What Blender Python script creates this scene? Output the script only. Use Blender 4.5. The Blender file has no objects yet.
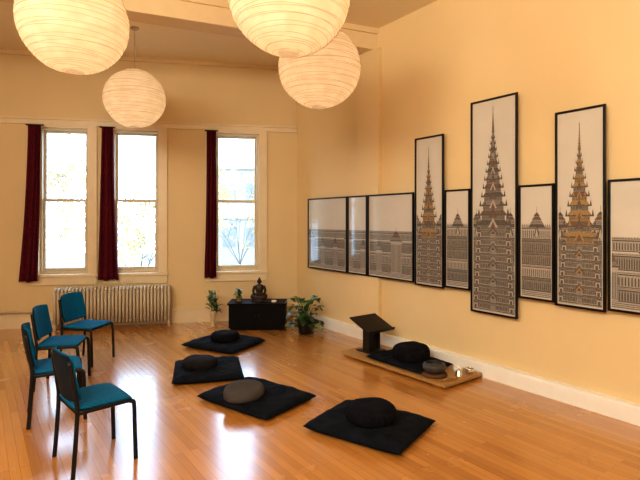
import bpy, bmesh, math, random
from mathutils import Vector, Matrix, noise
random.seed(7)
S = bpy.context.scene
COL = S.collection

# ------------------------------------------------------------ materials
def M(name, col, rough=0.5, metal=0.0, var=0.12, scale=6.0, bump=0.0, bscale=60.0, coat=0.0, sheen=0.0, stretch=None, spec=None):
    m = bpy.data.materials.new(name); m.use_nodes = True
    nt = m.node_tree; b = nt.nodes['Principled BSDF']
    tc = nt.nodes.new('ShaderNodeTexCoord')
    mp = nt.nodes.new('ShaderNodeMapping')
    if stretch: mp.inputs['Scale'].default_value = stretch
    nt.links.new(tc.outputs['Object'], mp.inputs['Vector'])
    n = nt.nodes.new('ShaderNodeTexNoise'); n.inputs['Scale'].default_value = scale
    n.inputs['Detail'].default_value = 5
    nt.links.new(mp.outputs[0], n.inputs['Vector'])
    r = nt.nodes.new('ShaderNodeValToRGB')
    r.color_ramp.elements[0].position = 0.3; r.color_ramp.elements[1].position = 0.7
    r.color_ramp.elements[0].color = (*[c*(1-var) for c in col], 1)
    r.color_ramp.elements[1].color = (*[min(1, c*(1+var)) for c in col], 1)
    nt.links.new(n.outputs['Fac'], r.inputs['Fac'])
    nt.links.new(r.outputs['Color'], b.inputs['Base Color'])
    b.inputs['Roughness'].default_value = rough
    b.inputs['Metallic'].default_value = metal
    b.inputs['Coat Weight'].default_value = coat
    b.inputs['Coat Roughness'].default_value = 0.05
    if sheen: b.inputs['Sheen Weight'].default_value = sheen
    if rough > 0.84: b.inputs['Specular IOR Level'].default_value = 0.15
    if spec is not None: b.inputs['Specular IOR Level'].default_value = spec
    if bump:
        n2 = nt.nodes.new('ShaderNodeTexNoise'); n2.inputs['Scale'].default_value = bscale
        n2.inputs['Detail'].default_value = 4
        nt.links.new(tc.outputs['Object'], n2.inputs['Vector'])
        bp = nt.nodes.new('ShaderNodeBump'); bp.inputs['Strength'].default_value = bump
        bp.inputs['Distance'].default_value = 0.01
        nt.links.new(n2.outputs['Fac'], bp.inputs['Height'])
        nt.links.new(bp.outputs['Normal'], b.inputs['Normal'])
    return m

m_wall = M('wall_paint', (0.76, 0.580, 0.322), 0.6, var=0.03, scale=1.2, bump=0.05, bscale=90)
m_wallb = M('wall_paint_dimmed', (0.69, 0.530, 0.30), 0.6, var=0.03, scale=1.2, bump=0.05, bscale=90)  # same wall paint, darker: the back wall's dimmer light is in the colour
m_ceil = M('ceiling_paint', (0.84, 0.715, 0.50), 0.7, var=0.03, scale=1.0)
m_beam = M('beam_paint', (0.74, 0.575, 0.345), 0.6, var=0.03)
m_trim = M('trim_paint', (0.73, 0.60, 0.40), 0.4, var=0.03)
m_base = M('baseboard_paint', (0.87, 0.84, 0.78), 0.35, var=0.03)
m_sash = M('sash_paint', (0.58, 0.47, 0.32), 0.4, var=0.05)
m_black = M('black_frame_lacquer', (0.008, 0.007, 0.007), 0.3, var=0.2, spec=0.3)
m_stand = M('dark_stand_wood', (0.018, 0.013, 0.010), 0.4, var=0.2, spec=0.3)
m_fabric = M('black_cotton', (0.007, 0.009, 0.014), 0.92, var=0.35, scale=12, bump=0.9, bscale=20, spec=0.12)
m_fabric2 = M('black_cotton_soft', (0.005, 0.005, 0.008), 0.92, var=0.3, scale=12, bump=0.5, bscale=50, spec=0.14)
m_grey = M('grey_taupe_cotton', (0.068, 0.060, 0.057), 0.9, var=0.10, scale=10, bump=0.1, bscale=90)
m_dgrey = M('charcoal_cotton', (0.014, 0.012, 0.013), 0.9, var=0.25, scale=10, bump=0.3, bscale=90)
m_teal = M('teal_upholstery', (0.001, 0.110, 0.235), 0.85, var=0.15, scale=40, bump=0.25, bscale=220)
m_chair = M('chair_black_metal', (0.008, 0.008, 0.010), 0.45, var=0.1, spec=0.3)
m_shell = M('chair_navy_shell', (0.004, 0.014, 0.026), 0.6, var=0.1, spec=0.2)
m_radi = M('radiator_enamel', (0.54, 0.455, 0.335), 0.6, var=0.04)
m_curt = M('maroon_curtain', (0.100, 0.008, 0.017), 0.9, var=0.4, scale=45)
m_wood = M('platform_wood', (0.40, 0.22, 0.075), 0.4, var=0.18, scale=5, stretch=(1, 12, 12))
m_bronze = M('dark_bronze', (0.042, 0.028, 0.019), 0.45, metal=0.3, var=0.3, scale=20, spec=0.35)
m_stone = M('grey_bowl', (0.055, 0.050, 0.048), 0.5, var=0.3, scale=30, spec=0.35)
m_silver = M('pale_metal', (0.72, 0.67, 0.58), 0.25, metal=0.9, var=0.1)
m_white = M('white_ceramic', (0.80, 0.77, 0.72), 0.25, var=0.03)
m_terra = M('amber_ceramic', (0.34, 0.19, 0.08), 0.3, var=0.15)
m_pale = M('pale_vase_glaze', (0.55, 0.42, 0.27), 0.3, var=0.1)
m_brown = M('brown_cloth', (0.11, 0.055, 0.025), 0.9, var=0.2)
m_pot = M('dark_pot', (0.012, 0.010, 0.010), 0.4, var=0.1)
m_soil = M('soil', (0.03, 0.02, 0.012), 0.95, var=0.4, scale=60, bump=0.8)
m_leaf = M('green_leaf', (0.028, 0.080, 0.018), 0.4, var=0.5, scale=14)
m_leaf2 = M('pale_green_leaf', (0.17, 0.26, 0.09), 0.4, var=0.45, scale=14)
m_cab = M('black_cabinet', (0.005, 0.004, 0.004), 0.6, var=0.2, spec=0.12)
m_rib = M('bamboo_rib', (0.56, 0.40, 0.23), 0.7, var=0.1)
m_cord = M('cord', (0.45, 0.36, 0.25), 0.6, var=0.05)
m_bark = M('bark', (0.16, 0.135, 0.11), 0.9, var=0.3)
m_autumn = M('autumn_leaf', (0.42, 0.30, 0.11), 0.8, var=0.3, scale=0.7)
m_facade = M('pale_facade', (0.31, 0.26, 0.21), 0.8, var=0.05)
m_facw = M('facade_window', (0.19, 0.17, 0.15), 0.3, var=0.1)
m_ground = M('street', (0.26, 0.21, 0.16), 0.9, var=0.1)

# artwork inks
m_paper = M('print_paper', (0.57, 0.53, 0.47), 0.6, var=0.04, scale=3, coat=0.8)
m_ink = [m_paper,
         M('ink_light', (0.38, 0.345, 0.30), 0.6, var=0.3, scale=140, coat=0.8),
         M('ink_mid', (0.20, 0.178, 0.155), 0.6, var=0.5, scale=160, coat=0.8),
         M('ink_dark', (0.09, 0.077, 0.065), 0.6, var=0.5, scale=160, coat=0.8),
         M('ink_gold', (0.30, 0.19, 0.075), 0.6, var=0.5, scale=160, coat=0.8),
         M('ink_rust', (0.15, 0.085, 0.055), 0.6, var=0.4, scale=160, coat=0.8)]

def floor_mat():
    m = bpy.data.materials.new('maple_strip_floor'); m.use_nodes = True
    nt = m.node_tree; b = nt.nodes['Principled BSDF']; L = nt.links.new
    tc = nt.nodes.new('ShaderNodeTexCoord'); mp = nt.nodes.new('ShaderNodeMapping')
    mp.inputs['Rotation'].default_value = (0, 0, math.radians(54.93))
    L(tc.outputs['Object'], mp.inputs['Vector'])
    br = nt.nodes.new('ShaderNodeTexBrick')
    br.inputs['Scale'].default_value = 1.0
    br.inputs['Brick Width'].default_value = 1.1
    br.inputs['Row Height'].default_value = 0.058
    br.inputs['Mortar Size'].default_value = 0.0009
    br.inputs['Color1'].default_value = (0.58, 0.275, 0.072, 1)
    br.inputs['Color2'].default_value = (0.435, 0.190, 0.043, 1)
    br.inputs['Mortar'].default_value = (0.23, 0.085, 0.018, 1)
    br.offset = 0.37; br.inputs['Bias'].default_value = -0.1
    L(mp.outputs[0], br.inputs['Vector'])
    mp2 = nt.nodes.new('ShaderNodeMapping'); mp2.inputs['Scale'].default_value = (1.2, 22, 1)
    L(mp.outputs[0], mp2.inputs['Vector'])
    n = nt.nodes.new('ShaderNodeTexNoise'); n.inputs['Scale'].default_value = 3; n.inputs['Detail'].default_value = 8
    L(mp2.outputs[0], n.inputs['Vector'])
    mx = nt.nodes.new('ShaderNodeMixRGB'); mx.blend_type = 'MULTIPLY'; mx.inputs['Fac'].default_value = 0.45
    r = nt.nodes.new('ShaderNodeValToRGB')
    r.color_ramp.elements[0].color = (0.62, 0.55, 0.5, 1); r.color_ramp.elements[1].color = (1.25, 1.25, 1.25, 1)
    L(n.outputs['Fac'], r.inputs['Fac'])
    L(br.outputs['Color'], mx.inputs['Color1']); L(r.outputs['Color'], mx.inputs['Color2'])
    L(mx.outputs[0], b.inputs['Base Color'])
    n3 = nt.nodes.new('ShaderNodeTexNoise'); n3.inputs['Scale'].default_value = 2.5; n3.inputs['Detail'].default_value = 6
    L(mp.outputs[0], n3.inputs['Vector'])
    mr = nt.nodes.new('ShaderNodeMapRange')
    mr.inputs['To Min'].default_value = 0.19; mr.inputs['To Max'].default_value = 0.32
    L(n3.outputs['Fac'], mr.inputs['Value']); L(mr.outputs[0], b.inputs['Roughness'])
    bp = nt.nodes.new('ShaderNodeBump'); bp.inputs['Strength'].default_value = 0.09; bp.inputs['Distance'].default_value = 0.004
    L(n3.outputs['Fac'], bp.inputs['Height']); L(bp.outputs['Normal'], b.inputs['Normal'])
    b.inputs['Coat Weight'].default_value = 0.85; b.inputs['Coat Roughness'].default_value = 0.17
    b.inputs['Coat IOR'].default_value = 1.55
    b.inputs['Specular IOR Level'].default_value = 0.3
    return m
m_floor = floor_mat()

def paper_mat():
    m = bpy.data.materials.new('rice_paper'); m.use_nodes = True
    nt = m.node_tree; nt.nodes.clear(); L = nt.links.new
    out = nt.nodes.new('ShaderNodeOutputMaterial')
    tr = nt.nodes.new('ShaderNodeBsdfTranslucent'); di = nt.nodes.new('ShaderNodeBsdfDiffuse')
    em = nt.nodes.new('ShaderNodeEmission')
    tc = nt.nodes.new('ShaderNodeTexCoord'); n = nt.nodes.new('ShaderNodeTexNoise')
    n.inputs['Scale'].default_value = 8; n.inputs['Detail'].default_value = 6
    mp = nt.nodes.new('ShaderNodeMapping'); mp.inputs['Scale'].default_value = (1, 1, 1.6)
    L(tc.outputs['Object'], mp.inputs['Vector']); L(mp.outputs[0], n.inputs['Vector'])
    r = nt.nodes.new('ShaderNodeValToRGB')
    r.color_ramp.elements[0].position = 0.3; r.color_ramp.elements[1].position = 0.7
    r.color_ramp.elements[0].color = (0.88, 0.73, 0.52, 1); r.color_ramp.elements[1].color = (0.98, 0.86, 0.67, 1)
    L(n.outputs['Fac'], r.inputs['Fac'])
    for x in (tr, di, em): L(r.outputs['Color'], x.inputs['Color'])
    em.inputs['Strength'].default_value = 0.06
    a1 = nt.nodes.new('ShaderNodeMixShader'); a1.inputs[0].default_value = 0.35
    L(tr.outputs[0], a1.inputs[1]); L(di.outputs[0], a1.inputs[2])
    a2 = nt.nodes.new('ShaderNodeAddShader'); L(a1.outputs[0], a2.inputs[0]); L(em.outputs[0], a2.inputs[1])
    L(a2.outputs[0], out.inputs['Surface'])
    return m
m_lantern = paper_mat()

def glass_mat():
    m = bpy.data.materials.new('window_glass'); m.use_nodes = True
    nt = m.node_tree; nt.nodes.clear(); L = nt.links.new
    out = nt.nodes.new('ShaderNodeOutputMaterial')
    t = nt.nodes.new('ShaderNodeBsdfTransparent'); g = nt.nodes.new('ShaderNodeBsdfGlossy')
    g.inputs['Roughness'].default_value = 0.05
    n = nt.nodes.new('ShaderNodeTexNoise'); n.inputs['Scale'].default_value = 2
    r = nt.nodes.new('ShaderNodeValToRGB')
    r.color_ramp.elements[0].color = (0.93, 0.96, 0.98, 1); r.color_ramp.elements[1].color = (0.97, 0.98, 1, 1)
    L(n.outputs['Fac'], r.inputs['Fac']); L(r.outputs[0], t.inputs['Color'])
    mx = nt.nodes.new('ShaderNodeMixShader'); mx.inputs[0].default_value = 0.008
    L(t.outputs[0], mx.inputs[1]); L(g.outputs[0], mx.inputs[2]); L(mx.outputs[0], out.inputs['Surface'])
    return m
m_glass = glass_mat()

# ------------------------------------------------------------ helpers
def finish(name, bm, mats, parent=None, smooth=False, mw=None, recalc=True):
    if recalc: bmesh.ops.recalc_face_normals(bm, faces=bm.faces[:])
    me = bpy.data.meshes.new(name); bm.to_mesh(me); bm.free()
    if not isinstance(mats, (list, tuple)): mats = [mats]
    for m in mats: me.materials.append(m)
    if smooth:
        for p in me.polygons: p.use_smooth = True
    ob = bpy.data.objects.new(name, me); COL.objects.link(ob)
    if parent: ob.parent = parent
    if mw is not None: ob.matrix_local = mw
    return ob

def empty(name, mw=None, label=None, cat=None, group=None):
    e = bpy.data.objects.new(name, None); COL.objects.link(e)
    e.empty_display_size = 0.1
    if mw is not None: e.matrix_world = mw
    tag(e, label, cat, group)
    return e

def tag(o, label=None, cat=None, group=None, kind=None):
    if label: o['label'] = label
    if cat: o['category'] = cat
    if group: o['group'] = group
    if kind: o['kind'] = kind
    return o

def box(bm, x0, x1, y0, y1, z0, z1, mi=0, bevel=0.0):
    vs = [bm.verts.new((x, y, z)) for x in (x0, x1) for y in (y0, y1) for z in (z0, z1)]
    idx = [(0, 1, 3, 2), (4, 6, 7, 5), (0, 4, 5, 1), (2, 3, 7, 6), (0, 2, 6, 4), (1, 5, 7, 3)]
    fs = [bm.faces.new([vs[i] for i in f]) for f in idx]
    for f in fs: f.material_index = mi
    if bevel:
        es = list({e for f in fs for e in f.edges})
        bmesh.ops.bevel(bm, geom=es, offset=bevel, segments=2, affect='EDGES', profile=0.6)
    return fs

def catmull(pts, n=6):
    P = [Vector(p) for p in pts]
    out = []
    for i in range(len(P)-1):
        p0 = P[max(i-1, 0)]; p1 = P[i]; p2 = P[i+1]; p3 = P[min(i+2, len(P)-1)]
        for k in range(n):
            t = k/n
            out.append(0.5*((2*p1)+(-p0+p2)*t+(2*p0-5*p1+4*p2-p3)*t*t+(-p0+3*p1-3*p2+p3)*t**3))
    out.append(P[-1]); return out

def tube(bm, pts, r, seg=10, smooth=5, sx=1.0, mi=0):
    P = catmull(pts, smooth) if smooth > 1 else [Vector(p) for p in pts]
    N = len(P); rings = []
    up = Vector((0, 1, 0.01)).normalized()
    for i, p in enumerate(P):
        d = (P[min(i+1, N-1)]-P[max(i-1, 0)]).normalized()
        a = d.cross(up)
        if a.length < 1e-3: a = d.cross(Vector((1, 0, 0)))
        a.normalize(); b = a.cross(d).normalized()
        rr = r if not isinstance(r, (list, tuple)) else (r[0]+(r[1]-r[0])*i/(N-1))
        rings.append([bm.verts.new(p+a*math.cos(2*math.pi*k/seg)*rr*sx+b*math.sin(2*math.pi*k/seg)*rr) for k in range(seg)])
    for i in range(N-1):
        for k in range(seg):
            f = bm.faces.new((rings[i][k], rings[i][(k+1) % seg], rings[i+1][(k+1) % seg], rings[i+1][k])); f.material_index = mi
    f = bm.faces.new(rings[0][::-1]); f.material_index = mi
    f = bm.faces.new(rings[-1]); f.material_index = mi

def lathe(bm, prof, seg=40, fn=None, mi=0, cx=0, cy=0):
    rings = []
    for (r, z) in prof:
        if r < 1e-6: rings.append([bm.verts.new((cx, cy, z))])
        else:
            ring = []
            for k in range(seg):
                a = 2*math.pi*k/seg
                rr, zz = (r, z) if fn is None else fn(r, z, a)
                ring.append(bm.verts.new((cx+rr*math.cos(a), cy+rr*math.sin(a), zz)))
            rings.append(ring)
    for i in range(len(rings)-1):
        A, B = rings[i], rings[i+1]
        for k in range(seg):
            k2 = (k+1) % seg
            if len(A) == 1 and len(B) == 1: continue
            if len(A) == 1: f = bm.faces.new((A[0], B[k2], B[k]))
            elif len(B) == 1: f = bm.faces.new((A[k], A[k2], B[0]))
            else: f = bm.faces.new((A[k], A[k2], B[k2], B[k]))
            f.material_index = mi

def T(x, y, z=0.0, rz=0.0):
    return Matrix.Translation((x, y, z)) @ Matrix.Rotation(math.radians(rz), 4, 'Z')

CX, CY = -0.375, 7.99
ANG_B = 190.76      # back wall frame: x runs leftwards from corner, +y into the room
ANG_R = -54.93      # right wall frame: x runs towards viewer, -y into the room
FB = T(CX, CY, 0, ANG_B); FR = T(CX, CY, 0, ANG_R)
CEIL = 4.09

# ------------------------------------------------------------ walls
def wall(name, length, height, y0, y1, openings, mats, mw, xstart=0.0):
    xs = sorted(set([xstart, length]+[o[0] for o in openings]+[o[1] for o in openings]))
    zs = sorted(set([0, height]+[o[2] for o in openings]+[o[3] for o in openings]))
    def solid(i, j):
        if i < 0 or j < 0 or i >= len(xs)-1 or j >= len(zs)-1: return False
        xm = (xs[i]+xs[i+1])/2; zm = (zs[j]+zs[j+1])/2
        return not any(o[0] < xm < o[1] and o[2] < zm < o[3] for o in openings)
    bm = bmesh.new()
    def q(*c): bm.faces.new([bm.verts.new(v) for v in c])
    for i in range(len(xs)-1):
        for j in range(len(zs)-1):
            if not solid(i, j): continue
            a, b, c, d = xs[i], xs[i+1], zs[j], zs[j+1]
            q((a, y0, c), (b, y0, c), (b, y0, d), (a, y0, d))
            q((a, y1, c), (a, y1, d), (b, y1, d), (b, y1, c))
            if not solid(i-1, j): q((a, y0, c), (a, y0, d), (a, y1, d), (a, y1, c))
            if not solid(i+1, j): q((b, y0, c), (b, y1, c), (b, y1, d), (b, y0, d))
            if not solid(i, j-1): q((a, y0, c), (a, y1, c), (b, y1, c), (b, y0, c))
            if not solid(i, j+1): q((a, y0, d), (b, y0, d), (b, y1, d), (a, y1, d))
    bmesh.ops.remove_doubles(bm, verts=bm.verts[:], dist=1e-5)
    ob = finish(name, bm, mats, mw=mw); tag(ob, kind='structure'); return ob

WZ0, WZ1 = 0.79, 2.98
wins = [(3.18, 3.86), (2.16, 2.84), (0.62, 1.32)]
ops = [(a, b, WZ0, WZ1) for a, b in wins]
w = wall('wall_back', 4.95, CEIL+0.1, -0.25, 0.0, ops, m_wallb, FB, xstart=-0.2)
w['label'] = 'warm cream wall with three tall windows'
w = wall('wall_right', 12.3, CEIL+0.1, 0.0, 0.2, [], m_wall, FR, xstart=0.0)
w['label'] = 'warm ochre cream wall behind the framed artworks'
pl = FB @ Vector((4.95, 0, 0))
bm = bmesh.new(); box(bm, pl.x-0.2, pl.x, -2.2, pl.y, 0, CEIL+0.1)
tag(finish('wall_left', bm, m_wall), kind='structure')
bm = bmesh.new(); box(bm, pl.x-0.2, 6.9, -2.4, -2.2, 0, CEIL+0.1)
tag(finish('wall_front', bm, m_wall), kind='structure')

def poly_slab(name, z0, z1, mat):
    a = FB @ Vector((4.95, -0.2, 0)); c = FB @ Vector((-0.15, -0.2, 0)); d = FR @ Vector((12.5, 0.15, 0))
    pts = [(a.x-0.15, a.y), (c.x, c.y), (CX+0.2, CY+0.1), (d.x, d.y), (a.x-0.15, -2.35)]
    bm = bmesh.new()
    lo = [bm.verts.new((x, y, z0)) for x, y in pts]; hi = [bm.verts.new((x, y, z1)) for x, y in pts]
    bm.faces.new(lo[::-1]); bm.faces.new(hi)
    for i in range(len(pts)):
        j = (i+1) % len(pts); bm.faces.new((lo[i], lo[j], hi[j], hi[i]))
    ob = finish(name, bm, mat); tag(ob, kind='structure'); return ob
poly_slab('floor', -0.1, 0.0, m_floor)['label'] = 'glossy honey maple strip floor'
poly_slab('ceiling', CEIL, CEIL+0.1, m_ceil)['label'] = 'cream painted ceiling'

# ceiling beam
bd = math.degrees(math.atan2(-0.397, -0.918))
bm = bmesh.new(); box(bm, -0.05, 6.4, -0.30, 0.0, 3.82, CEIL, bevel=0.01); box(bm, -0.05, 6.4, -0.33, 0.03, 4.02, CEIL)
tag(finish('trim_1', bm, m_beam, mw=T(0.745, 6.394, 0, bd)), 'painted ceiling beam', kind='structure')
# pilaster on art wall
PD = 0.06
bm = bmesh.new(); box(bm, 1.60, 2.04, -PD, 0.0, 0.0, 3.82, bevel=0.004)
tag(finish('trim_2', bm, m_wall, mw=FR), 'shallow painted pilaster', kind='structure')
# picture rail over windows
bm = bmesh.new(); box(bm, 0.0, 4.95, 0.0, 0.03, 3.02, 3.09, bevel=0.004); box(bm, 0.0, 4.95, 0.0, 0.05, 3.09, 3.115)
tag(finish('trim_3', bm, m_trim, mw=FB), 'painted head moulding', kind='structure')
bm = bmesh.new(); box(bm, 0.0, 4.95, 0.0, 0.04, CEIL-0.06, CEIL)
tag(finish('trim_4', bm, m_beam, mw=FB), 'painted cornice strip', kind='structure')
n = 5
for a, b in wins:
    bm = bmesh.new()
    for x0, x1 in ((a-0.13, a), (b, b+0.13)):
        box(bm, x0, x1, 0.0, 0.032, 0.68, 3.02, bevel=0.004)
    box(bm, a-0.15, b+0.15, 0.0, 0.06, WZ0-0.04, WZ0, bevel=0.006)
    box(bm, a-0.13, b+0.13, 0.0, 0.034, WZ0-0.16, WZ0-0.04, bevel=0.004)
    box(bm, a, b, 0.0, 0.025, WZ1, 3.02)
    tag(finish('trim_%d' % n, bm, m_trim, mw=FB), 'painted window casing and sill', kind='structure'); n += 1

# baseboards
bm = bmesh.new(); box(bm, 0.0, 12.2, -0.071, 0.0, 0.0, 0.13); box(bm, 0.0, 12.2, -0.064, 0.0, 0.13, 0.15)
tag(finish('baseboard_right', bm, m_base, mw=FR), 'off-white baseboard', kind='structure')
bm = bmesh.new(); box(bm, 0.02, 4.95, 0.0, 0.022, 0.0, 0.19); box(bm, 0.02, 4.95, 0.0, 0.035, 0.19, 0.215)
tag(finish('baseboard_back', bm, m_trim, mw=FB), 'cream baseboard', kind='structure')

# windows
for i, (a, b) in enumerate(wins):
    bm = bmesh.new(); f = 0.03
    box(bm, a, a+f, -0.18, -0.03, WZ0, WZ1); box(bm, b-f, b, -0.18, -0.03, WZ0, WZ1)
    box(bm, a+f, b-f, -0.18, -0.03, WZ1-f, WZ1); box(bm, a+f, b-f, -0.18, -0.03, WZ0, WZ0+f)
    win = finish('window_%d' % (i+1), bm, m_sash, mw=FB)
    tag(win, 'tall double-hung window looking onto autumn trees', kind='structure')
    mid = 1.90
    for nm, z0, z1, y in (('lower_sash', WZ0+f, mid+0.02, -0.09), ('upper_sash', mid-0.02, WZ1-f, -0.135)):
        bm = bmesh.new(); s = 0.034; x0 = a+f; x1 = b-f
        box(bm, x0, x0+s, y-0.018, y+0.018, z0, z1); box(bm, x1-s, x1, y-0.018, y+0.018, z0, z1)
        box(bm, x0+s, x1-s, y-0.018, y+0.018, z0, z0+(0.055 if 'low' in nm else 0.035))
        box(bm, x0+s, x1-s, y-0.018, y+0.018, z1-0.035, z1)
        sa = finish(nm, bm, m_sash, parent=win)
        bm = bmesh.new(); box(bm, x0+s, x1-s, y-0.002, y+0.002, z0+0.04, z1-0.035)
        finish('pane', bm, m_glass, parent=sa)

# ------------------------------------------------------------ curtains
def curtain(top, bot, ztop, zbot, seed, label):
    rnd = random.Random(seed); ph = rnd.random()*6
    bm = bmesh.new(); NX, NZ = 44, 30; g = []
    for j in range(NZ+1):
        v = j/NZ; z = ztop+(zbot-ztop)*v; row = []
        e = v**1.4
        x0 = top[0]+(bot[0]-top[0])*e; x1 = top[1]+(bot[1]-top[1])*e
        for i in range(NX+1):
            u = i/NX
            y = 0.115+0.026*math.sin(u*math.pi*2*4+ph+1.5*math.sin(u*5))*(0.7+0.4*v)+0.006*math.sin(u*31)
            x = x0+(x1-x0)*u+0.004*math.sin(v*5+u*7+ph)
            zz = z+(0.008*math.sin(u*9+ph) if j == NZ else 0)
            row.append(bm.verts.new((x, y, zz)))
        g.append(row)
    for j in range(NZ):
        for i in range(NX):
            bm.faces.new((g[j][i], g[j][i+1], g[j+1][i+1], g[j+1][i]))
    c = finish('curtain', bm, m_curt, smooth=True, mw=FB)
    md = c.modifiers.new('s', 'SOLIDIFY'); md.thickness = 0.003
    tag(c, label, 'curtain', 'maroon curtains beside the windows')
    bm = bmesh.new()
    tube(bm, [(top[0]-0.03, 0.115, ztop+0.006), (top[1]+0.03, 0.115, ztop+0.006)], 0.010, 8, 1)
    tube(bm, [(top[1]+0.02, 0.0, ztop+0.006), (top[1]+0.02, 0.115, ztop+0.006)], 0.007, 8, 1)
    finish('curtain_rod', bm, m_black, parent=c)
curtain((3.79, 3.97), (3.84, 4.10), 2.985, 0.70, 1, 'dark maroon curtain flaring outward beside a tall window')
curtain((2.80, 2.965), (2.73, 3.03), 2.985, 0.70, 2, 'dark maroon curtain hanging between two tall windows')
curtain((1.285, 1.43), (1.285, 1.465), 2.985, 0.70, 3, 'narrow dark maroon curtain beside the window near the altar')

# ------------------------------------------------------------ radiator
rad = empty('radiator', FB @ T(1.93, 0.19, 0), 'cream cast-iron column radiator under the windows', 'radiator')
bm = bmesh.new()
for yy in (-0.07, 0.0, 0.07):
    tube(bm, [(0, yy, 0.10), (0, yy, 0.56)], 0.0205, 8, 1)
tube(bm, [(0, -0.075, 0.56), (0, -0.04, 0.592), (0, 0.04, 0.592), (0, 0.075, 0.56)], 0.0205, 8, 4)
tube(bm, [(0, -0.075, 0.12), (0, -0.04, 0.09), (0, 0.04, 0.09), (0, 0.075, 0.12)], 0.0205, 8, 4)
tube(bm, [(-0.026, 0, 0.535), (0.026, 0, 0.535)], 0.022, 8, 1)
tube(bm, [(-0.026, 0, 0.125), (0.026, 0, 0.125)], 0.022, 8, 1)
sec = finish('radiator_section', bm, m_radi, parent=rad, smooth=True)
NS = 33; PT = 0.0496
sec.location.x = 0.05
for i in range(1, NS):
    o = sec.copy(); o.parent = rad; o.location.x = 0.05+i*PT; COL.objects.link(o)
for i in (0, NS-1):
    for yy in (-0.07, 0.07):
        bm = bmesh.new()
        tube(bm, [(0.05+i*PT, yy, 0.0), (0.05+i*PT, yy*0.9, 0.10)], [0.022, 0.016], 8, 1)
        finish('foot', bm, m_radi, parent=rad, smooth=True)
bm = bmesh.new(); xe = 0.05+NS*PT
tube(bm, [(xe-0.04, 0, 0.125), (xe+0.05, 0, 0.125), (xe+0.07, 0, 0.11), (xe+0.07, 0, 0.0)], 0.015, 8, 4)
finish('valve_pipe', bm, m_radi, parent=rad, smooth=True)
bm = bmesh.new(); tube(bm, [(3.80, 0.0, 0.0), (3.80, 0.0, 0.24), (3.82, 0.0, 0.255), (4.88, 0.0, 0.255)], 0.016, 8, 1)
ex = finish('heating_pipe', bm, m_radi, mw=FB @ T(0, 0.075, 0), smooth=True)
tag(ex, 'cream painted heating pipe along the baseboard', 'pipe')

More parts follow.
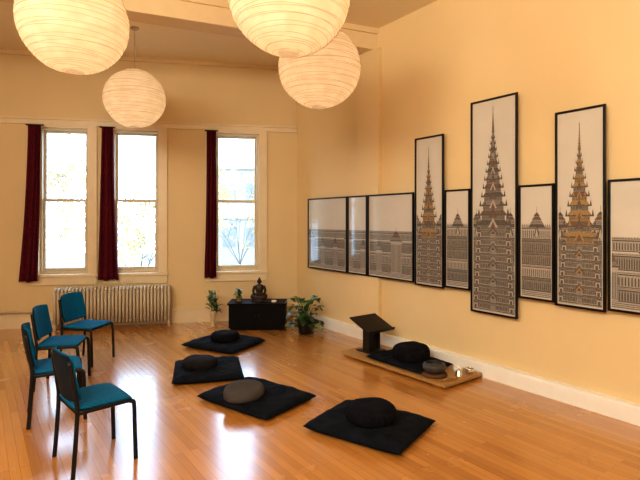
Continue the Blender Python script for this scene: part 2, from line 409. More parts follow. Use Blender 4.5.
# ------------------------------------------------------------ framed artworks
TOW = [(2.91, 2.36, 0.165, 1, 1.40), (3.757, 2.66, 0.215, 0, 1.50), (4.608, 2.36, 0.17, 1, 1.40)]
def art(s0, s1, z0, z1, label, idx):
    root = empty('framed_artwork', FR @ T((s0+s1)/2, -PD-0.002, z0), label, 'framed picture', 'framed temple panorama panels')
    w = s1-s0; h = z1-z0; b = 0.020; D = 0.022
    bm = bmesh.new(); hw = w/2
    box(bm, -hw, -hw+b, -D, 0, 0, h, bevel=0.002); box(bm, hw-b, hw, -D, 0, 0, h, bevel=0.002)
    box(bm, -hw+b, hw-b, -D, 0, 0, b, bevel=0.002); box(bm, -hw+b, hw-b, -D, 0, h-b, h, bevel=0.002)
    finish('frame', bm, m_black, parent=root)
    bm = bmesh.new()
    box(bm, -hw+b*0.5, hw-b*0.5, -0.012, -0.001, b*0.5, h-b*0.5, 0)
    sm = (s0+s1)/2; inn = b+0.010
    A0, A1, Z0, Z1 = s0+inn, s1-inn, z0+inn, z1-inn
    def PO(pts, mi, layer):
        def clip(P, ax, lim, sgn):
            o = []
            for i in range(len(P)):
                a, c = P[i-1], P[i]
                ia = (a[ax]-lim)*sgn >= 0; ic = (c[ax]-lim)*sgn >= 0
                if ia != ic:
                    t = (lim-a[ax])/(c[ax]-a[ax]); o.append((a[0]+(c[0]-a[0])*t, a[1]+(c[1]-a[1])*t))
                if ic: o.append(c)
            return o
        P = list(pts)
        for ax, lim, sg in ((0, A0, 1), (0, A1, -1), (1, Z0, 1), (1, Z1, -1)):
            P = clip(P, ax, lim, sg)
            if len(P) < 3: return
        ar = abs(sum(P[i-1][0]*P[i][1]-P[i][0]*P[i-1][1] for i in range(len(P))))
        if ar < 1e-6: return
        y = -0.012-0.0005*layer
        f = bm.faces.new([bm.verts.new((x-sm, y, z-z0)) for x, z in P]); f.material_index = mi
    def R(a, c, d, e, mi, layer): PO([(a, d), (c, d), (c, e), (a, e)], mi, layer)
    def tri(x, hw_, z, hh, mi, layer): PO([(x-hw_, z), (x+hw_, z), (x, z+hh)], mi, layer)
    def trap(x, w0, w1, z, hh, mi, layer): PO([(x-w0, z), (x+w0, z), (x+w1, z+hh), (x-w1, z+hh)], mi, layer)
    gz = 0.93
    R(A0, A1, Z0, gz+0.02, 1, 1)
    for zz in (gz-0.045, gz-0.03, gz-0.015, gz, gz+0.018): R(A0, A1, zz, zz+0.005, 3, 2)
    bands = [(gz+0.02, 0.09, 0.021), (gz+0.135, 0.10, 0.024), (gz+0.27, 0.11, 0.018), (gz+0.42, 0.085, 0.021)]
    for bi, (z, hh, pitch) in enumerate(bands):
        R(A0, A1, z, z+hh, 2 if bi % 2 == 0 else 1, 1)
        R(A0, A1, z-0.003, z+0.005, 3, 2); R(A0, A1, z+hh-0.005, z+hh+0.006, 3, 2); R(A0, A1, z+hh+0.009, z+hh+0.018, 2, 2)
        s = 0.3+bi*0.007; k = 0
        while s < 5.9:
            if A0-0.05 < s < A1+0.01:
                R(s, s+pitch*0.46, z+0.010, z+hh*0.72, 3, 2)
                PO([(s, z+hh*0.72), (s+pitch*0.46, z+hh*0.72), (s+pitch*0.23, z+hh*0.88)], 3, 2)
                R(s+pitch*0.62, s+pitch*0.74, z+0.005, z+hh-0.005, 2 if bi % 2 else 1, 2)
                if bi == 3: tri(s+pitch*0.5, pitch*0.4, z+hh+0.014, 0.018, 2, 2)
            s += pitch; k += 1
        R(A0, A1, z+hh+0.018, z+hh+0.028, 1, 1)
    s = 0.52; k = 0
    while s < 5.9:
        if A0-0.2 < s < A1+0.2:
            wd_ = 0.055 if k % 3 else 0.095; top = gz+0.30 if k % 3 else gz+0.42
            R(s-wd_, s+wd_, gz+0.02, top, 1, 3)
            for c in range(9): R(s-wd_+wd_*2*(c+0.25)/9, s-wd_+wd_*2*(c+0.7)/9, gz+0.03, top-0.05, 3 if c != 4 else 5, 4)
            R(s-wd_*1.1, s+wd_*1.1, top-0.012, top, 3, 4)
            for t in range(3): trap(s, wd_*(1.05-0.27*t), wd_*(0.72-0.25*t), top+0.035*t, 0.033, (2, 5, 3)[t], 4)
            R(s-0.0018, s+0.0018, top+0.10, top+0.16, 3, 4)
        s += 0.31; k += 1
    dense = 2.65 < s0 < 4.5
    if dense:
        for t in range(5):
            z = gz+0.02+t*0.118
            R(A0, A1, z, z+0.118, (2, 1, 2, 2, 1)[t], 5)
            R(A0, A1, z, z+0.008, 3, 6); R(A0, A1, z+0.094, z+0.102, 3, 6); R(A0, A1, z+0.107, z+0.111, 3, 6)
            s = 2.6+0.006*t
            while s < 4.95:
                if A0-0.03 < s < A1:
                    R(s, s+0.008, z+0.012, z+0.068, 3, 6); PO([(s-0.002, z+0.068), (s+0.010, z+0.068), (s+0.004, z+0.086)], 5, 6)
                    if t == 4: tri(s+0.008, 0.009, z+0.118, 0.028, 2, 5)
                s += 0.019
        for s in (2.72, 3.10, 3.32, 3.56, 3.95, 4.22, 4.44, 4.78):
            if A0-0.15 < s < A1+0.15:
                for t in range(4): trap(s, 0.085-0.018*t, 0.060-0.018*t, gz+0.60+0.035*t, 0.033, (3, 2, 5, 3)[t], 6)
                tri(s, 0.028, gz+0.52, 0.12, 3, 7); tri(s, 0.016, gz+0.52, 0.08, 1, 8)
                R(s-0.0015, s+0.0015, gz+0.72, gz+0.79, 3, 6)
    for sc, tip, W, gold, ZS in TOW:
        if sc < A0-0.02 or sc > A1+0.02: continue
        nt_ = 10 if not gold else 7
        zl = Z0+0.01
        for t in range(nt_):
            za = zl+(ZS-zl)*t/nt_; dz = (ZS-zl)/nt_; wa = W*(1.20-0.26*t/nt_)
            trap(sc, wa, wa*0.97, za, dz, 2, 7)
            R(sc-wa, sc+wa, za, za+0.007, 3, 8); R(sc-wa, sc+wa, za+0.011, za+0.014, 1, 8); R(sc-wa*0.98, sc+wa*0.98, za+dz-0.010, za+dz-0.004, 3, 8)
            nc = 23 if t % 2 else 29
            for c in range(nc):
                x = sc-wa*0.95+2*wa*0.95*(c+0.5)/nc; q = wa*0.95/nc*0.52
                R(x-q, x+q, za+0.020, za+dz*0.62, 3 if c % 3 else 5, 8); tri(x, q*1.3, za+dz*0.62, dz*0.16, 3, 8)
            for sg in (-1, 1):
                c0 = sc+sg*wa*0.80
                R(c0-W*0.11, c0+W*0.11, za+0.01, za+dz*0.7, 1, 9); R(c0-W*0.06, c0+W*0.06, za+0.01, za+dz*0.55, 3, 10)
                for q in range(4): trap(c0, W*(0.13-0.03*q), W*(0.09-0.028*q), za+dz*(0.7+0.13*q), dz*0.12, (3, 5, 2, 3)[q], 10)
            R(sc-W*0.12, sc+W*0.12, za, za+dz*0.6, 1, 9)
            for q in range(6): R(sc-W*0.11, sc+W*0.11, za+dz*0.1*q, za+dz*0.1*q+0.004, 3, 10)
            if t % 2:
                tri(sc, W*0.28, za+dz*0.55, dz*0.85, 3, 11); tri(sc, W*0.20, za+dz*0.55, dz*0.62, 4 if gold else 2, 12); tri(sc, W*0.10, za+dz*0.55, dz*0.35, 3, 13)
        for sg in (-1, 1):
            for off, hh_ in ((0.74, 0.30), (0.44, 0.42)):
                c0 = sc+sg*W*off
                for t in range(6):
                    u = t/6; q0 = W*0.20*(1-u)**1.2+0.002
                    trap(c0, q0, q0*0.6, ZS+W*hh_*3*u*0.9, W*hh_*0.44, (3, 2, 5, 4 if gold else 2)[t % 4], 8)
                R(c0-0.0015, c0+0.0015, ZS+W*hh_*2.7, ZS+W*hh_*3.2, 3, 8)
        K = 13 if not gold else 11; H = tip-ZS
        zc_ = ZS; ws = []
        for t in range(K+1):
            u = t/K
            ws.append(W*(0.74*(1-u)**1.55+0.10*(1-u)+0.035))
        tot = sum(1.30-0.65*t/K for t in range(K))
        for t in range(K):
            hh = H*0.86*(1.30-0.65*t/K)/tot; wa = ws[t]; wb = ws[t+1]
            col = (4, 5, 4)[t % 3] if gold else (3, 5, 2)[t % 3]
            R(sc-wa*0.80, sc+wa*0.80, zc_, zc_+hh*0.55, 2 if not gold or t % 2 else 4, 9)
            nc = max(3, int(wa/0.008))
            for c in range(nc):
                x = sc-wa*0.74+2*wa*0.74*(c+0.5)/nc; q = wa*0.74/nc*0.5
                R(x-q, x+q, zc_+hh*0.08, zc_+hh*0.44, 3, 10)
            trap(sc, wa*1.08, wa*0.88, zc_+hh*0.46, hh*0.16, 3, 10)
            trap(sc, wa*0.90, wb*0.80, zc_+hh*0.62, hh*0.38, col, 10)
            tri(sc, wa*0.30, zc_+hh*0.25, hh*0.95, 3 if t % 2 else (4 if gold else 1), 11); tri(sc, wa*0.16, zc_+hh*0.25, hh*0.6, 5, 12)
            for sg in (-1, 1):
                tri(sc+sg*wa*1.0, wa*0.08+0.002, zc_+hh*0.48, hh*0.70, 3, 9)
                tri(sc+sg*wa*0.62, wa*0.10+0.001, zc_+hh*0.58, hh*0.5, 3 if not gold else 4, 11)
            zc_ += hh
        trap(sc, W*0.05, 0.003, zc_, (tip-zc_)*1.0, 4 if gold else 5, 10)
        R(sc-0.0022, sc+0.0022, tip-0.02, tip+0.07, 3, 10)
        for q in range(5): R(sc-W*(0.06-0.010*q), sc+W*(0.06-0.010*q), zc_+(tip-zc_)*0.17*q, zc_+(tip-zc_)*0.17*q+0.007, 3, 11)
    finish('print', bm, m_ink, parent=root, recalc=False)
SZ = (0.864, 1.927)
art(0.436, 1.411, *SZ, 'wide black-framed print of low temple galleries', 1)
art(1.432, 1.837, *SZ, 'narrow black-framed print of low temple galleries', 2)
art(1.857, 2.675, *SZ, 'wide black-framed print of pale palace walls', 3)
art(2.698, 3.126, 0.844, 2.55, 'tall black-framed print of a gold-topped spire', 4)
art(3.143, 3.478, *SZ, 'small narrow black-framed print of temple galleries', 5)
art(3.490, 4.024, 0.656, 2.815, 'tallest black-framed print of a dark tiered spire', 6)
art(4.037, 4.385, *SZ, 'small narrow black-framed print between two tall panels', 7)
art(4.395, 4.821, 0.844, 2.55, 'tall black-framed print of a golden tiered spire', 8)
art(4.838, 5.67, *SZ, 'wide black-framed print of low temple galleries', 9)

# ------------------------------------------------------------ cushions
def zabuton(name, w, d, h, mat, mw, seed, label, cat='floor cushion', group='black floor mats'):
    bm = bmesh.new(); NX, NY = 48, 42; hm = 0.4*h
    def P(u, v, top):
        E = max(0.0, (1-abs(u)**5)*(1-abs(v)**5))**0.45
        cx = 1-0.04*(1-v*v); cy = 1-0.04*(1-u*u)
        x = u*w/2*cy*(1+0.012*abs(v)**6); y = v*d/2*cx
        if top:
            nz = noise.noise(Vector((x*5+seed, y*5, seed*3.1)))*0.020+noise.noise(Vector((x*14+seed, y*14, seed)))*0.010
            z = hm+(h-hm)*E*(1.0)+nz*E
            for du in (-0.5, 0, 0.5):
                for dv in (-0.5, 0, 0.5):
                    z -= 0.013*math.exp(-(((u-du)*w/2)**2+((v-dv)*d/2)**2)/0.0016)
        else: z = hm-hm*min(1, E*1.15)
        return (x, y, max(0.0, z))
    tv = {}; bv = {}
    for i in range(NX+1):
        for j in range(NY+1):
            u = math.sin((i/NX-0.5)*math.pi)*0.35+(2*i/NX-1)*0.65; v = math.sin((j/NY-0.5)*math.pi)*0.35+(2*j/NY-1)*0.65
            tv[i, j] = bm.verts.new(P(u, v, True))
            if i in (0, NX) or j in (0, NY): bv[i, j] = tv[i, j]
            else: bv[i, j] = bm.verts.new(P(u, v, False))
    for i in range(NX):
        for j in range(NY):
            bm.faces.new((tv[i, j], tv[i+1, j], tv[i+1, j+1], tv[i, j+1]))
            try: bm.faces.new((bv[i, j], bv[i, j+1], bv[i+1, j+1], bv[i+1, j]))
            except ValueError: pass
    ob = finish(name, bm, mat, smooth=True, mw=mw); tag(ob, label, cat, group); return ob

def zafu(R, h, mat, mw, label, sq=0.0, sag=0.0, seed=0, pl_=0.018):
    bm = bmesh.new()
    prof = [(0, 0), (0.5*R, 0), (0.82*R, 0.0), (0.93*R, 0.06*h), (0.985*R, 0.2*h), (R, 0.42*h), (0.985*R, 0.62*h), (0.93*R, 0.80*h),
            (0.84*R, 0.90*h), (0.70*R, 0.965*h), (0.5*R, 0.995*h), (0.3*R, h), (0.12*R, 0.99*h), (0, 0.985*h)]
    def fn(r, z, a):
        f = 1+pl_*math.cos(28*a)*(1 if r > 0.8*R else 0)
        f *= 1+sq*math.cos(2*a)
        zz = z*(1+sag*math.cos(a+seed))+(noise.noise(Vector((math.cos(a)*r*9+seed, math.sin(a)*r*9, z*5)))*0.010 if z > 0.3*h else 0)
        return r*f, max(0, zz)
    lathe(bm, prof, 168, fn)
    ob = finish('meditation_cushion', bm, mat, smooth=True, mw=mw)
    tag(ob, label, 'meditation cushion', 'round meditation cushions')
    return ob

zabuton('floor_mat', 0.795, 0.66, 0.09, m_fabric, T(0.385, 3.765, 0, -34), 1, 'black padded floor mat under a black round cushion')
zafu(0.195, 0.125, m_fabric2, T(0.385, 3.74, 0.076, 10), 'black round cushion on a black floor mat', seed=1, sag=0.05)
zabuton('floor_mat', 0.84, 0.65, 0.085, m_fabric, T(-0.565, 4.36, 0, -37), 2, 'black padded floor mat under a grey-brown cushion')
zafu(0.178, 0.105, m_grey, T(-0.655, 4.23, 0.073, 60), 'grey-brown round cushion on a black floor mat', seed=2, sq=0.08, sag=-0.10, pl_=0.003)
zabuton('floor_mat', 0.69, 0.75, 0.085, m_fabric, T(-1.175, 5.14, 0, 14), 3, 'black padded floor mat beside the chairs')
zafu(0.172, 0.10, m_dgrey, T(-1.25, 5.10, 0.073, 0), 'charcoal round cushion on a black floor mat', seed=3, sq=0.05)
zabuton('floor_mat', 0.81, 0.69, 0.085, m_fabric, T(-1.225, 6.26, 0, -28), 4, 'black padded floor mat in front of the altar cabinet')
zafu(0.175, 0.11, m_fabric2, T(-1.21, 6.24, 0.073, 0), 'black round cushion on the mat facing the altar', seed=4)

# ------------------------------------------------------------ teacher's platform
FP = T(0.95, 5.378, 0, -52.0)
bm = bmesh.new(); box(bm, -0.75, 0.75, -0.30, 0.30, 0.018, 0.05, bevel=0.004)
plat = finish('wooden_platform', bm, m_wood, mw=FP); tag(plat, 'low honey wood platform against the art wall', 'platform')
for x in (-0.62, 0.0, 0.62):
    bm = bmesh.new(); box(bm, x-0.04, x+0.04, -0.27, 0.27, 0.0, 0.018); finish('batten', bm, m_wood, parent=plat)
zabuton('floor_mat', 0.80, 0.52, 0.055, m_fabric, FP @ T(0.03, -0.01, 0.05), 5, 'black padded mat on the wooden platform')
zafu(0.20, 0.16, m_fabric2, FP @ T(0.09, -0.03, 0.097, 20), 'black round cushion on the platform mat', seed=5, sag=0.05)

# reading stand
st = empty('reading_stand', FP @ T(-0.545, 0.0, 0.05), 'low black wooden reading stand with a sloped top', 'book stand')
bm = bmesh.new(); box(bm, -0.13, 0.11, -0.13, 0.13, 0, 0.016, bevel=0.003); finish('stand_base', bm, m_stand, parent=st)
bm = bmesh.new()
for y in (-0.095, 0.083): box(bm, -0.055, 0.045, y, y+0.012, 0.016, 0.298, bevel=0.002)
box(bm, -0.012, 0.0, -0.083, 0.083, 0.016, 0.29)
finish('support', bm, m_stand, parent=st)
TOPM = Matrix.Translation((0, 0, 0.318)) @ Matrix.Rotation(math.radians(22), 4, 'Y')
bm = bmesh.new(); box(bm, -0.18, 0.18, -0.21, 0.21, 0, 0.014, bevel=0.003)
finish('sloped_top', bm, m_stand, parent=st, mw=TOPM)
bm = bmesh.new(); box(bm, 0.168, 0.18, -0.21, 0.21, 0.014, 0.034, bevel=0.002)
finish('ledge', bm, m_stand, parent=st, mw=TOPM)

def bowl(R, h, mat, mw, label, name='singing_bowl', cat='bowl', t=0.008, nk=0.93):
    bm = bmesh.new()
    prof = [(0, 0.0), (0.45*R, 0.0), (0.80*R, 0.12*h), (0.98*R, 0.4*h), (R, 0.65*h), (0.96*R, 0.85*h), (nk*R, h), (nk*R-t, h), (0.95*R-t*1.2, 0.8*h), (R-t*1.2, 0.65*h), (0.95*R-t, 0.45*h), (0.7*R, 0.18*h+t), (0.4*R, t), (0, t)]
    lathe(bm, prof, 40)
    return tag(finish(name, bm, mat, smooth=True, mw=mw), label, cat)
zc = bmesh.new()
lathe(zc, [(0, 0), (0.11, 0), (0.13, 0.012), (0.125, 0.028), (0.10, 0.033), (0.05, 0.033), (0, 0.033)], 40)
tag(finish('bowl_cushion', zc, m_brown, smooth=True, mw=FP @ T(0.50, -0.15, 0.05)), 'small flat brown cushion under the singing bowl', 'cushion')
bowl(0.115, 0.095, m_stone, FP @ T(0.50, -0.15, 0.0835), 'dark grey-brown singing bowl on its small cushion', nk=0.74)
bm = bmesh.new(); tube(bm, [(-0.08, 0, 0.013), (0.04, 0, 0.013)], 0.009, 8, 1); tube(bm, [(0.03, 0, 0.0135), (0.09, 0, 0.0135)], 0.013, 10, 1)
tag(finish('bowl_striker', bm, m_wood, smooth=True, mw=FP @ T(0.69, -0.15, 0.05, 80)), 'short wooden striker lying on the platform', 'striker')
bowl(0.048, 0.06, m_white, FP @ T(0.585, 0.12, 0.05), 'small white ceramic cup on the platform', 'tea_cup', 'cup', 0.003)
bowl(0.044, 0.06, m_silver, FP @ T(0.69, 0.17, 0.05), 'small pale metal offering cup on the platform', 'offering_cup', 'cup', 0.003)
bm = bmesh.new(); lathe(bm, [(0, 0.0), (0.038, 0), (0.039, 0.006), (0.033, 0.012), (0.030, 0.05), (0.018, 0.065), (0.007, 0.072), (0.007, 0.088), (0, 0.092)], 24)
tag(finish('hand_bell', bm, m_silver, smooth=True, mw=FP @ T(0.665, 0.03, 0.05)), 'small pale metal hand bell on the platform', 'bell')

# ------------------------------------------------------------ altar
FA = T(-0.915, 7.29, 0, 1.0)
cab = empty('altar_cabinet', FA, 'low black cabinet serving as an altar in the corner', 'cabinet')
bm = bmesh.new(); box(bm, -0.41, 0.41, -0.20, 0.20, 0.03, 0.37); finish('body', bm, m_cab, parent=cab)
bm = bmesh.new(); box(bm, -0.43, 0.43, -0.22, 0.22, 0.37, 0.395, bevel=0.004); finish('cabinet_top', bm, m_cab, parent=cab)
bm = bmesh.new(); box(bm, -0.39, 0.39, -0.18, 0.18, 0.0, 0.03); finish('plinth', bm, m_cab, parent=cab)
for x in (-0.402, 0.003):
    bm = bmesh.new(); box(bm, x, x+0.399, -0.208, -0.20, 0.045, 0.36, bevel=0.002); d = finish('door', bm, m_cab, parent=cab)
    kx = x+0.37 if x < 0 else x+0.029
    bm = bmesh.new(); tube(bm, [(kx, -0.208, 0.22), (kx, -0.222, 0.22)], 0.007, 10, 1); finish('knob', bm, m_bronze, parent=d)

bm = bmesh.new()
def ell(c, s, rz=0):
    m = Matrix.Translation(c) @ Matrix.Rotation(rz, 4, 'Z') @ Matrix.Diagonal((*s, 1))
    bmesh.ops.create_uvsphere(bm, u_segments=24, v_segments=14, radius=1, matrix=m)
ell((0, 0.01, 0.20), (0.075, 0.052, 0.085)); ell((0, 0.012, 0.25), (0.088, 0.045, 0.045))
ell((0, 0.0, 0.11), (0.085, 0.07, 0.05)); ell((0, 0, 0.302), (0.022, 0.022, 0.03))
ell((0, -0.004, 0.343), (0.037, 0.040, 0.047)); ell((0, 0.004, 0.392), (0.018, 0.018, 0.022))
ell((0, -0.043, 0.338), (0.006, 0.008, 0.012))
for s in (-1, 1):
    ell((s*0.04, 0.0, 0.335), (0.006, 0.010, 0.024))
    tube(bm, [(s*0.05, 0.0, 0.10), (s*0.13, -0.045, 0.085), (s*0.10, -0.09, 0.075)], [0.045, 0.033], 12, 4)
    tube(bm, [(s*0.11, -0.085, 0.075), (s*0.03, -0.105, 0.080), (-s*0.04, -0.09, 0.09)], [0.034, 0.024], 12, 4)
    tube(bm, [(s*0.085, 0.012, 0.26), (s*0.115, 0.0, 0.18), (s*0.10, -0.04, 0.135)], [0.028, 0.022], 12, 4)
    tube(bm, [(s*0.10, -0.04, 0.137), (s*0.055, -0.085, 0.128), (s*0.005, -0.10, 0.126)], [0.022, 0.015], 12, 4)
lathe(bm, [(0, 0), (0.15, 0), (0.155, 0.012), (0.135, 0.028), (0.15, 0.045), (0.14, 0.06), (0, 0.062)], 40,
      lambda r, z, a: (r*(1+0.03*math.cos(14*a)), z), cy=-0.02)
bud = finish('seated_statue', bm, m_bronze, mw=FA @ T(0.01, 0.02, 0.395) @ Matrix.Diagonal((0.77, 0.77, 0.85, 1)))
rm = bud.modifiers.new('r', 'REMESH'); rm.mode = 'VOXEL'; rm.voxel_size = 0.006; rm.use_smooth_shade = True
sm_ = bud.modifiers.new('s', 'SMOOTH'); sm_.iterations = 3
tag(bud, 'dark bronze seated meditating figure on the altar cabinet', 'statue')

def leafblade(bm, base, az, length, width, droop, rise, n=8, mi=0, fold=0.15):
    dx, dy = math.cos(az), math.sin(az); px, py = -dy, dx
    prev = None
    for i in range(n+1):
        t = i/n
        r = length*math.cos(rise)*t
        z = length*math.sin(rise)*t - droop*length*t*t
        wd = width*math.sin(math.pi*min(1, t*0.93+0.05))**0.8*0.5
        c = Vector(base)+Vector((dx*r, dy*r, z))
        row = [bm.verts.new(c+Vector((px*wd, py*wd, fold*wd))), bm.verts.new(c), bm.verts.new(c-Vector((px*wd, py*wd, -fold*wd)))]
        if prev:
            for k in range(2):
                f = bm.faces.new((prev[k], prev[k+1], row[k+1], row[k])); f.material_index = mi
        prev = row

def potprof(R, h): return [(0, 0), (R*0.7, 0), (R*0.8, h*0.2), (R, h*0.85), (R*1.06, h*0.87), (R*1.06, h), (R*0.93, h), (R*0.90, h*0.88), (0, h*0.88)]
def plant(mw, label, R, h, potm, leaves, seed, name='potted_plant', prof=None):
    e = empty(name, mw, label, 'plant')
    bm = bmesh.new(); lathe(bm, prof or potprof(R, h), 32); finish('pot', bm, potm, parent=e, smooth=True)
    bm = bmesh.new(); lathe(bm, [(0, h*0.885), (R*0.89, h*0.885), (R*0.6, h*0.91), (0, h*0.92)], 20)
    if not prof: finish('soil', bm, m_soil, parent=e, smooth=True)
    else: bm.free()
    bm = bmesh.new(); rnd = random.Random(seed); leaves(bm, rnd, h)
    finish('foliage', bm, [m_leaf, m_leaf2], parent=e, smooth=True, recalc=False)
def bushy(bm, rnd, h):
    for i in range(62):
        az = rnd.uniform(0, 6.28); hh = rnd.uniform(-0.12, 0.30); rr = rnd.uniform(0.05, 0.18)
        if hh < 0.05: rr = rnd.uniform(0.13, 0.17)
        b = (math.cos(az)*rr, math.sin(az)*rr, h*0.9+hh)
        tube(bm, [(math.cos(az)*0.02, math.sin(az)*0.02, h*0.88), (b[0]*0.6, b[1]*0.6, h*0.92+max(hh, 0.05)*0.9), b], 0.003, 5, 3, mi=0)
        leafblade(bm, b, az+rnd.uniform(-0.5, 0.5), rnd.uniform(0.15, 0.22), rnd.uniform(0.075, 0.11), rnd.uniform(0.5, 1.0), rnd.uniform(0.4, 1.2), mi=rnd.choice((0, 0, 1)))
plant(T(-0.205, 6.92, 0), 'bushy green houseplant in a dark pot beside the altar', 0.12, 0.20, m_pot, bushy, 3)
def spiky(bm, rnd, h):
    for j in range(5):
        a = j*1.4; top = (math.cos(a)*0.05, math.sin(a)*0.05, h+0.14+0.035*j)
        tube(bm, [(math.cos(a)*0.012, math.sin(a)*0.012, h*0.6), (math.cos(a)*0.02, math.sin(a)*0.02, h), top], 0.006, 6, 3)
        for i in range(13):
            leafblade(bm, (top[0], top[1], top[2]-0.016*i), rnd.uniform(0, 6.28), rnd.uniform(0.10, 0.18), 0.042, rnd.uniform(0.2, 0.7), rnd.uniform(0.4, 1.3), mi=rnd.choice((0, 0, 1)))
plant(T(-1.60, 7.34, 0), 'leafy cut stems in a slim pale vase on the floor', 0.05, 0.24, m_pale, spiky, 5, 'vase_plant',
      prof=[(0, 0), (0.045, 0), (0.05, 0.01), (0.033, 0.05), (0.035, 0.11), (0.048, 0.18), (0.044, 0.22), (0.036, 0.24), (0.031, 0.24), (0.039, 0.215), (0.04, 0.18), (0.0, 0.14)])
def tiny(bm, rnd, h):
    for i in range(44):
        hh = rnd.uniform(0, 0.10)
        leafblade(bm, (rnd.uniform(-.02, .02), rnd.uniform(-.02, .02), h*0.85+hh), rnd.uniform(0, 6.28), rnd.uniform(0.07, 0.13), 0.04, rnd.uniform(0.3, 0.7), rnd.uniform(0.3, 1.3), mi=rnd.choice((0, 1, 1)))
    tube(bm, [(0, 0, h*0.8), (0, 0, h*0.85+0.10)], 0.008, 6, 1)
plant(FA @ T(-0.285, -0.03, 0.395), 'tiny green plant in a small amber pot on the altar', 0.045, 0.075, m_terra, tiny, 6)
bowl(0.038, 0.032, m_white, FA @ T(0.24, -0.13, 0.395), 'small white offering bowl on the altar', 'offering_bowl', 'bowl', 0.003)

# ------------------------------------------------------------ chairs
def build_chair():
    root = empty('side_chair')
    parts = []
    bm = bmesh.new(); NX, NY = 20, 22
    def SP(u, v, top):
        x = -0.01+u*0.190; y = v*(0.215-0.012*(1-u)*0.5)
        E = max(0, (1-abs(u)**8)*(1-abs(v)**8))**0.3
        z = 0.436+(0.017*E-0.006*(1-v*v)*(1-u*u)-0.014*max(0, u)**4 if top else -0.013*E)
        cr = 1-0.05*(abs(u)*abs(v))**3
        return (x*cr, y*cr, z)
    tv = {}; bv = {}
    for i in range(NX+1):
        for j in range(NY+1):
            u = math.sin((i/NX-0.5)*math.pi); v = math.sin((j/NY-0.5)*math.pi)
            tv[i, j] = bm.verts.new(SP(u, v, True))
            bv[i, j] = tv[i, j] if i in (0, NX) or j in (0, NY) else bm.verts.new(SP(u, v, False))
    for i in range(NX):
        for j in range(NY):
            bm.faces.new((tv[i, j], tv[i+1, j], tv[i+1, j+1], tv[i, j+1]))
            try: bm.faces.new((bv[i, j], bv[i, j+1], bv[i+1, j+1], bv[i+1, j]))
            except ValueError: pass
    parts.append(finish('seat', bm, m_teal, parent=root, smooth=True))
    bm = bmesh.new(); box(bm, -0.18, 0.16, -0.19, 0.19, 0.406, 0.424, bevel=0.005)
    parts.append(finish('seat_pan', bm, m_shell, parent=root))
    def back(z0, z1, off, th, hw, mat, nm):
        bm = bmesh.new(); NY, NZ = 20, 18; F = []; B = []
        for j in range(NZ+1):
            b_ = math.sin((j/NZ-0.5)*math.pi)*0.5+0.5; z = z0+(z1-z0)*b_; fr = []; br = []
            for i in range(NY+1):
                v = math.sin((i/NY-0.5)*math.pi)
                w2 = hw*(1-0.05*b_**3)
                cr = 1-0.07*(abs(v)*abs(2*b_-1))**4
                zz = z-0.016*(v*v)*b_**2+0.012*v*v*(1-b_)**2
                lean = -0.195-0.26*max(0, z-0.42)+0.22*max(0, z-0.42)**2
                cur = 0.040*(v*v)
                E = max(0, (1-abs(v)**8)*(1-abs(2*b_-1)**8))**0.4
                fr.append(bm.verts.new((lean+cur+off+th*E*0.5, v*w2*cr, zz)))
                br.append(fr[-1] if (j in (0, NZ) or i in (0, NY)) else bm.verts.new((lean+cur+off-th*E*0.5, v*w2*cr, zz)))
            F.append(fr); B.append(br)
        for j in range(NZ):
            for i in range(NY):
                bm.faces.new((F[j][i], F[j][i+1], F[j+1][i+1], F[j+1][i]))
                try: bm.faces.new((B[j][i], B[j+1][i], B[j+1][i+1], B[j][i+1]))
                except ValueError: pass
        parts.append(finish(nm, bm, mat, parent=root, smooth=True))
    back(0.48, 0.80, 0.012, 0.018, 0.197, m_teal, 'backrest')
    back(0.47, 0.797, -0.004, 0.012, 0.196, m_shell, 'back_shell')
    for s in (-1, 1):
        bm = bmesh.new()
        tube(bm, [(0.195, s*0.208, 0), (0.189, s*0.206, 0.20), (0.183, s*0.206, 0.38), (0.165, s*0.206, 0.408), (0.12, s*0.206, 0.416), (-0.18, s*0.206, 0.413)], 0.0115, 10, 6, sx=1.35)
        parts.append(finish('leg', bm, m_chair, parent=root, smooth=True))
        bm = bmesh.new()
        tube(bm, [(-0.215, s*0.208, 0), (-0.203, s*0.206, 0.15), (-0.192, s*0.206, 0.32), (-0.188, s*0.206, 0.43), (-0.196, s*0.203, 0.52), (-0.232, s*0.192, 0.75)], 0.0105, 10, 6, sx=1.4)
        parts.append(finish('leg', bm, m_chair, parent=root, smooth=True))
    for x in (-0.18, 0.155):
        bm = bmesh.new(); tube(bm, [(x, -0.203, 0.405), (x, 0.203, 0.405)], 0.010, 8, 1)
        parts.append(finish('cross_rail', bm, m_chair, parent=root, smooth=True))
    return root, parts
chairs = [(-1.51, 3.31, 43, 'black-framed teal chair turned toward the black floor mats'),
          (-2.15, 4.02, 30, 'black-framed teal upholstered chair angled toward the mats'),
          (-2.51, 4.80, 12, 'black-framed teal upholstered chair between two similar chairs'),
          (-2.63, 5.56, -10, 'black-framed teal upholstered chair beside the radiator')]
root, parts = build_chair()
allc = [root]
for k in range(1, 4):
    r2 = root.copy(); COL.objects.link(r2); allc.append(r2)
    for p in parts:
        q = p.copy(); q.parent = r2; COL.objects.link(q)
for r_, (x, y, a, lab) in zip(allc, chairs):
    r_.matrix_world = T(x, y, 0, a) @ Matrix.Diagonal((0.96, 0.96, 0.96, 1))
    tag(r_, lab, 'chair', 'teal side chairs')

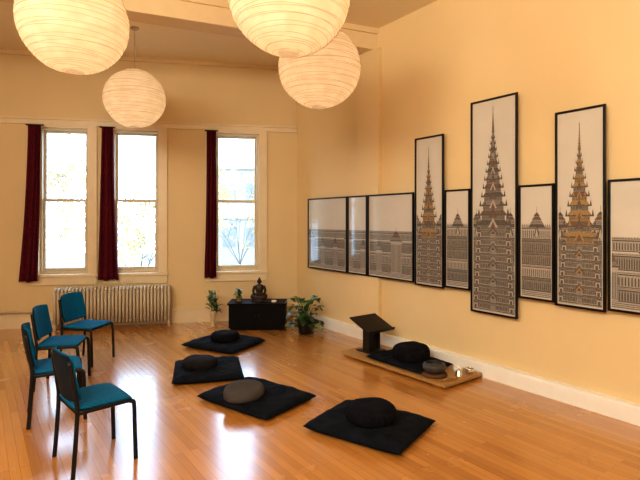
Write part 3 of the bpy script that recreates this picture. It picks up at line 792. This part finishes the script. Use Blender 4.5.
# ------------------------------------------------------------ paper lanterns
LR = 0.41
LTOP = CEIL-3.11
def lantern_parts():
    root = empty('paper_lantern'); parts = []
    bm = bmesh.new(); prof = []; NR = 34; ang0 = 0.17
    for i in range(NR*4+1):
        t = i/(NR*4); th = ang0+(math.pi-2*ang0)*t
        sc = 1-0.006*abs(math.sin(t*NR*math.pi))
        prof.append((LR*math.sin(th)*sc, -LR*0.97*math.cos(th)*sc))
    def cre(r, z, a):
        v = Vector((r*math.cos(a)*14, r*math.sin(a)*14, z*14))
        return (r*(1-0.006*abs(math.cos(6*a))**12)+0.0035*noise.noise(v), z+0.004*math.sin(2*a+z*14)+0.003*noise.noise(v*0.7+Vector((5, 5, 5))))
    lathe(bm, prof, 120, cre)
    parts.append(finish('lamp_shade', bm, m_lantern, parent=root, smooth=True, recalc=True))
    bm = bmesh.new(); rr_ = random.Random(4)
    for k in range(36):
        th0 = ang0+(math.pi-2*ang0)*(k+0.5+rr_.uniform(-0.35, 0.35))/36
        tl = rr_.uniform(0.01, 0.08); ph = rr_.uniform(0, 6.28); w2 = rr_.uniform(0, 6.28)
        pts = []
        for q in range(61):
            a = 2*math.pi*q/60
            th = th0+tl*math.sin(a+ph)+0.009*math.sin(3*a+w2)
            th = min(math.pi-ang0, max(ang0, th))
            R_ = LR+0.0022
            pts.append((R_*math.sin(th)*math.cos(a), R_*math.sin(th)*math.sin(a), -R_*0.97*math.cos(th)))
        tube(bm, pts, 0.0012, 5, 1)
    parts.append(finish('ribs', bm, m_rib, parent=root, smooth=True))
    bm = bmesh.new(); top = LTOP
    tube(bm, [(0, 0, 0.20), (0, 0, top-0.02)], 0.005, 8, 1)
    parts.append(finish('cord', bm, m_cord, parent=root))
    bm = bmesh.new(); lathe(bm, [(0, top), (0.06, top), (0.062, top-0.012), (0.03, top-0.035), (0.008, top-0.04), (0, top-0.04)], 24)
    parts.append(finish('ceiling_canopy', bm, m_cord, parent=root, smooth=True))
    L = bpy.data.lights.new('bulb_light', 'POINT'); L.energy = 1.9; L.color = (1, 0.89, 0.70); L.shadow_soft_size = 0.04
    lo = bpy.data.objects.new('bulb', L); COL.objects.link(lo); lo.parent = root; lo.location = (0, 0, -0.05)
    parts.append(lo)
    return root, parts
root, parts = lantern_parts(); ls = [root]
for k in range(3):
    r2 = root.copy(); COL.objects.link(r2); ls.append(r2)
    for p in parts:
        q = p.copy(); q.parent = r2; COL.objects.link(q)
for r_, (x, y, sc) in zip(ls, ((-1.905, 3.80, 0.98), (-2.40, 6.35, 0.94), (-0.205, 3.29, 1.0), (-0.005, 4.87, 1.0))):
    r_.matrix_world = T(x, y, CEIL-LTOP*sc, x*50) @ Matrix.Diagonal((sc, sc, sc, 1))
    tag(r_, 'glowing round rice-paper lantern with thin bamboo ribs' if y < 6 else 'glowing round paper lantern hung near the windows', 'pendant lamp', 'paper lanterns')

# ------------------------------------------------------------ outside
bm = bmesh.new(); box(bm, -60, 60, 9.5, 90, -4.6, -4.5)
tag(finish('street_ground', bm, m_ground), 'street below the windows', 'street', kind='structure')
def tree(x, y, seed, label, n=2600, spread=0.75, ls=1.0, h0=3.2):
    rnd = random.Random(seed); e = empty('autumn_tree', T(x, y, -4.5), label, 'tree', 'autumn trees outside the windows')
    bm = bmesh.new(); tips = []
    def grow(p, d, L, r, lev):
        q = p+d*L; midp = p+d*L*0.5+Vector((rnd.uniform(-.1, .1), rnd.uniform(-.1, .1), 0))*L*0.4
        tube(bm, [p, midp, q], [r, r*0.6], 6, 3)
        if lev >= 1: tips.append((midp, q))
        if lev == 5: return
        for k in range(rnd.choice((2, 3)) if lev else 8):
            nd = (d+Vector((rnd.uniform(-1, 1), rnd.uniform(-1, 1), rnd.uniform(-0.4, 0.55)))*spread).normalized()
            grow(q, nd, L*rnd.uniform(0.6, 0.85), max(r*0.5, 0.005), lev+1)
    grow(Vector((0, 0, 0)), Vector((0, 0, 1)), h0, 0.06, 0)
    finish('trunk', bm, m_bark, parent=e, smooth=True)
    bm = bmesh.new()
    cl = []
    for _ in range(n//30):
        a, b = rnd.choice(tips); cl.append(a.lerp(b, rnd.random())+Vector([rnd.gauss(0, 0.25) for _ in range(3)]))
    for i in range(n):
        c = rnd.choice(cl)+Vector([rnd.gauss(0, 0.20) for _ in range(3)])
        u = Vector([rnd.gauss(0, 1) for _ in range(3)]).normalized(); v = u.orthogonal().normalized(); s = rnd.uniform(0.035, 0.065)*ls
        bm.faces.new([bm.verts.new(c+u*s), bm.verts.new(c+v*s*0.6), bm.verts.new(c-u*s), bm.verts.new(c-v*s*0.6)])
    f = finish('foliage', bm, m_autumn, parent=e, recalc=False); f['kind'] = 'stuff'
tree(-7.4, 12.9, 2, 'autumn tree with golden leaves outside the windows', 7500, h0=2.7, spread=0.85)
tree(-8.3, 22.3, 5, 'autumn tree with golden leaves across the street', 6000, ls=1.4, h0=3.0, spread=0.85)
tree(-5.2, 31.9, 12, 'thin autumn tree with sparse leaves along the street', 1500, ls=1.4)
bd_ = empty('street_building', T(-3.2, 37.8, -4.5), 'pale building across the street', 'building')
bm = bmesh.new(); box(bm, -8.5, 8, 0, 6, 0, 10.2); box(bm, -8.6, 8.1, -0.15, 6, 6.2, 6.4); box(bm, -8.6, 8.1, -0.2, 6, 10.0, 10.3)
finish('facade', bm, m_facade, parent=bd_)
for x in range(9):
    for z in (1.2, 4.0, 7.4):
        bm = bmesh.new(); box(bm, -7.9+x*1.8, -6.9+x*1.8, -0.03, 0.02, z, z+1.5); finish('facade_window', bm, m_facw, parent=bd_)

# ------------------------------------------------------------ light, world, camera
wd = bpy.data.worlds.new('World'); S.world = wd; wd.use_nodes = True
nt = wd.node_tree; bg = nt.nodes['Background']
tc = nt.nodes.new('ShaderNodeTexCoord'); sx = nt.nodes.new('ShaderNodeSeparateXYZ'); rp = nt.nodes.new('ShaderNodeValToRGB')
nt.links.new(tc.outputs['Generated'], sx.inputs[0]); nt.links.new(sx.outputs['Z'], rp.inputs['Fac'])
rp.color_ramp.elements[0].color = (0.54, 0.77, 1.0, 1); rp.color_ramp.elements[1].color = (0.46, 0.70, 1.0, 1)
nt.links.new(rp.outputs[0], bg.inputs['Color']); bg.inputs['Strength'].default_value = 9.0

def area(name, loc, target, sx_, sy_, e, col):
    L = bpy.data.lights.new(name, 'AREA'); L.shape = 'RECTANGLE'; L.size = sx_; L.size_y = sy_; L.energy = e; L.color = col
    o = bpy.data.objects.new(name, L); COL.objects.link(o); o.location = loc
    o.rotation_euler = (Vector(target)-Vector(loc)).to_track_quat('-Z', 'Y').to_euler(); return o
area('room_fill', (-1.5, -1.2, 3.4), (2.2, 4.5, 2.2), 3.0, 1.0, 200, (1, 0.91, 0.74))  # added fill light behind the camera, stands for no fixture
area('high_side_fill', (-3.6, 1.6, 3.7), (1.2, 4.8, 1.9), 1.5, 1.5, 60, (1, 0.91, 0.75))  # second added fill, high on the left and out of view
area('ceiling_fill', (0.5, -1.2, 2.0), (0.3, 3.0, 4.1), 1.5, 0.8, 42, (1, 0.91, 0.75))  # added fill aimed upward to lighten the ceiling, no such source in the room

cam = bpy.data.cameras.new('camera'); co = bpy.data.objects.new('camera', cam); COL.objects.link(co)
co.location = (0, 0, 1.6); co.rotation_euler = (math.radians(90), 0, 0)
cam.sensor_width = 36; cam.lens = 490/640*36; cam.shift_y = -20/640; cam.clip_end = 300
S.camera = co
S.view_settings.view_transform = 'Standard'
for lk in ('Medium High Contrast', 'Standard - Medium High Contrast'):
    try:
        S.view_settings.look = lk
        break
    except TypeError:
        pass
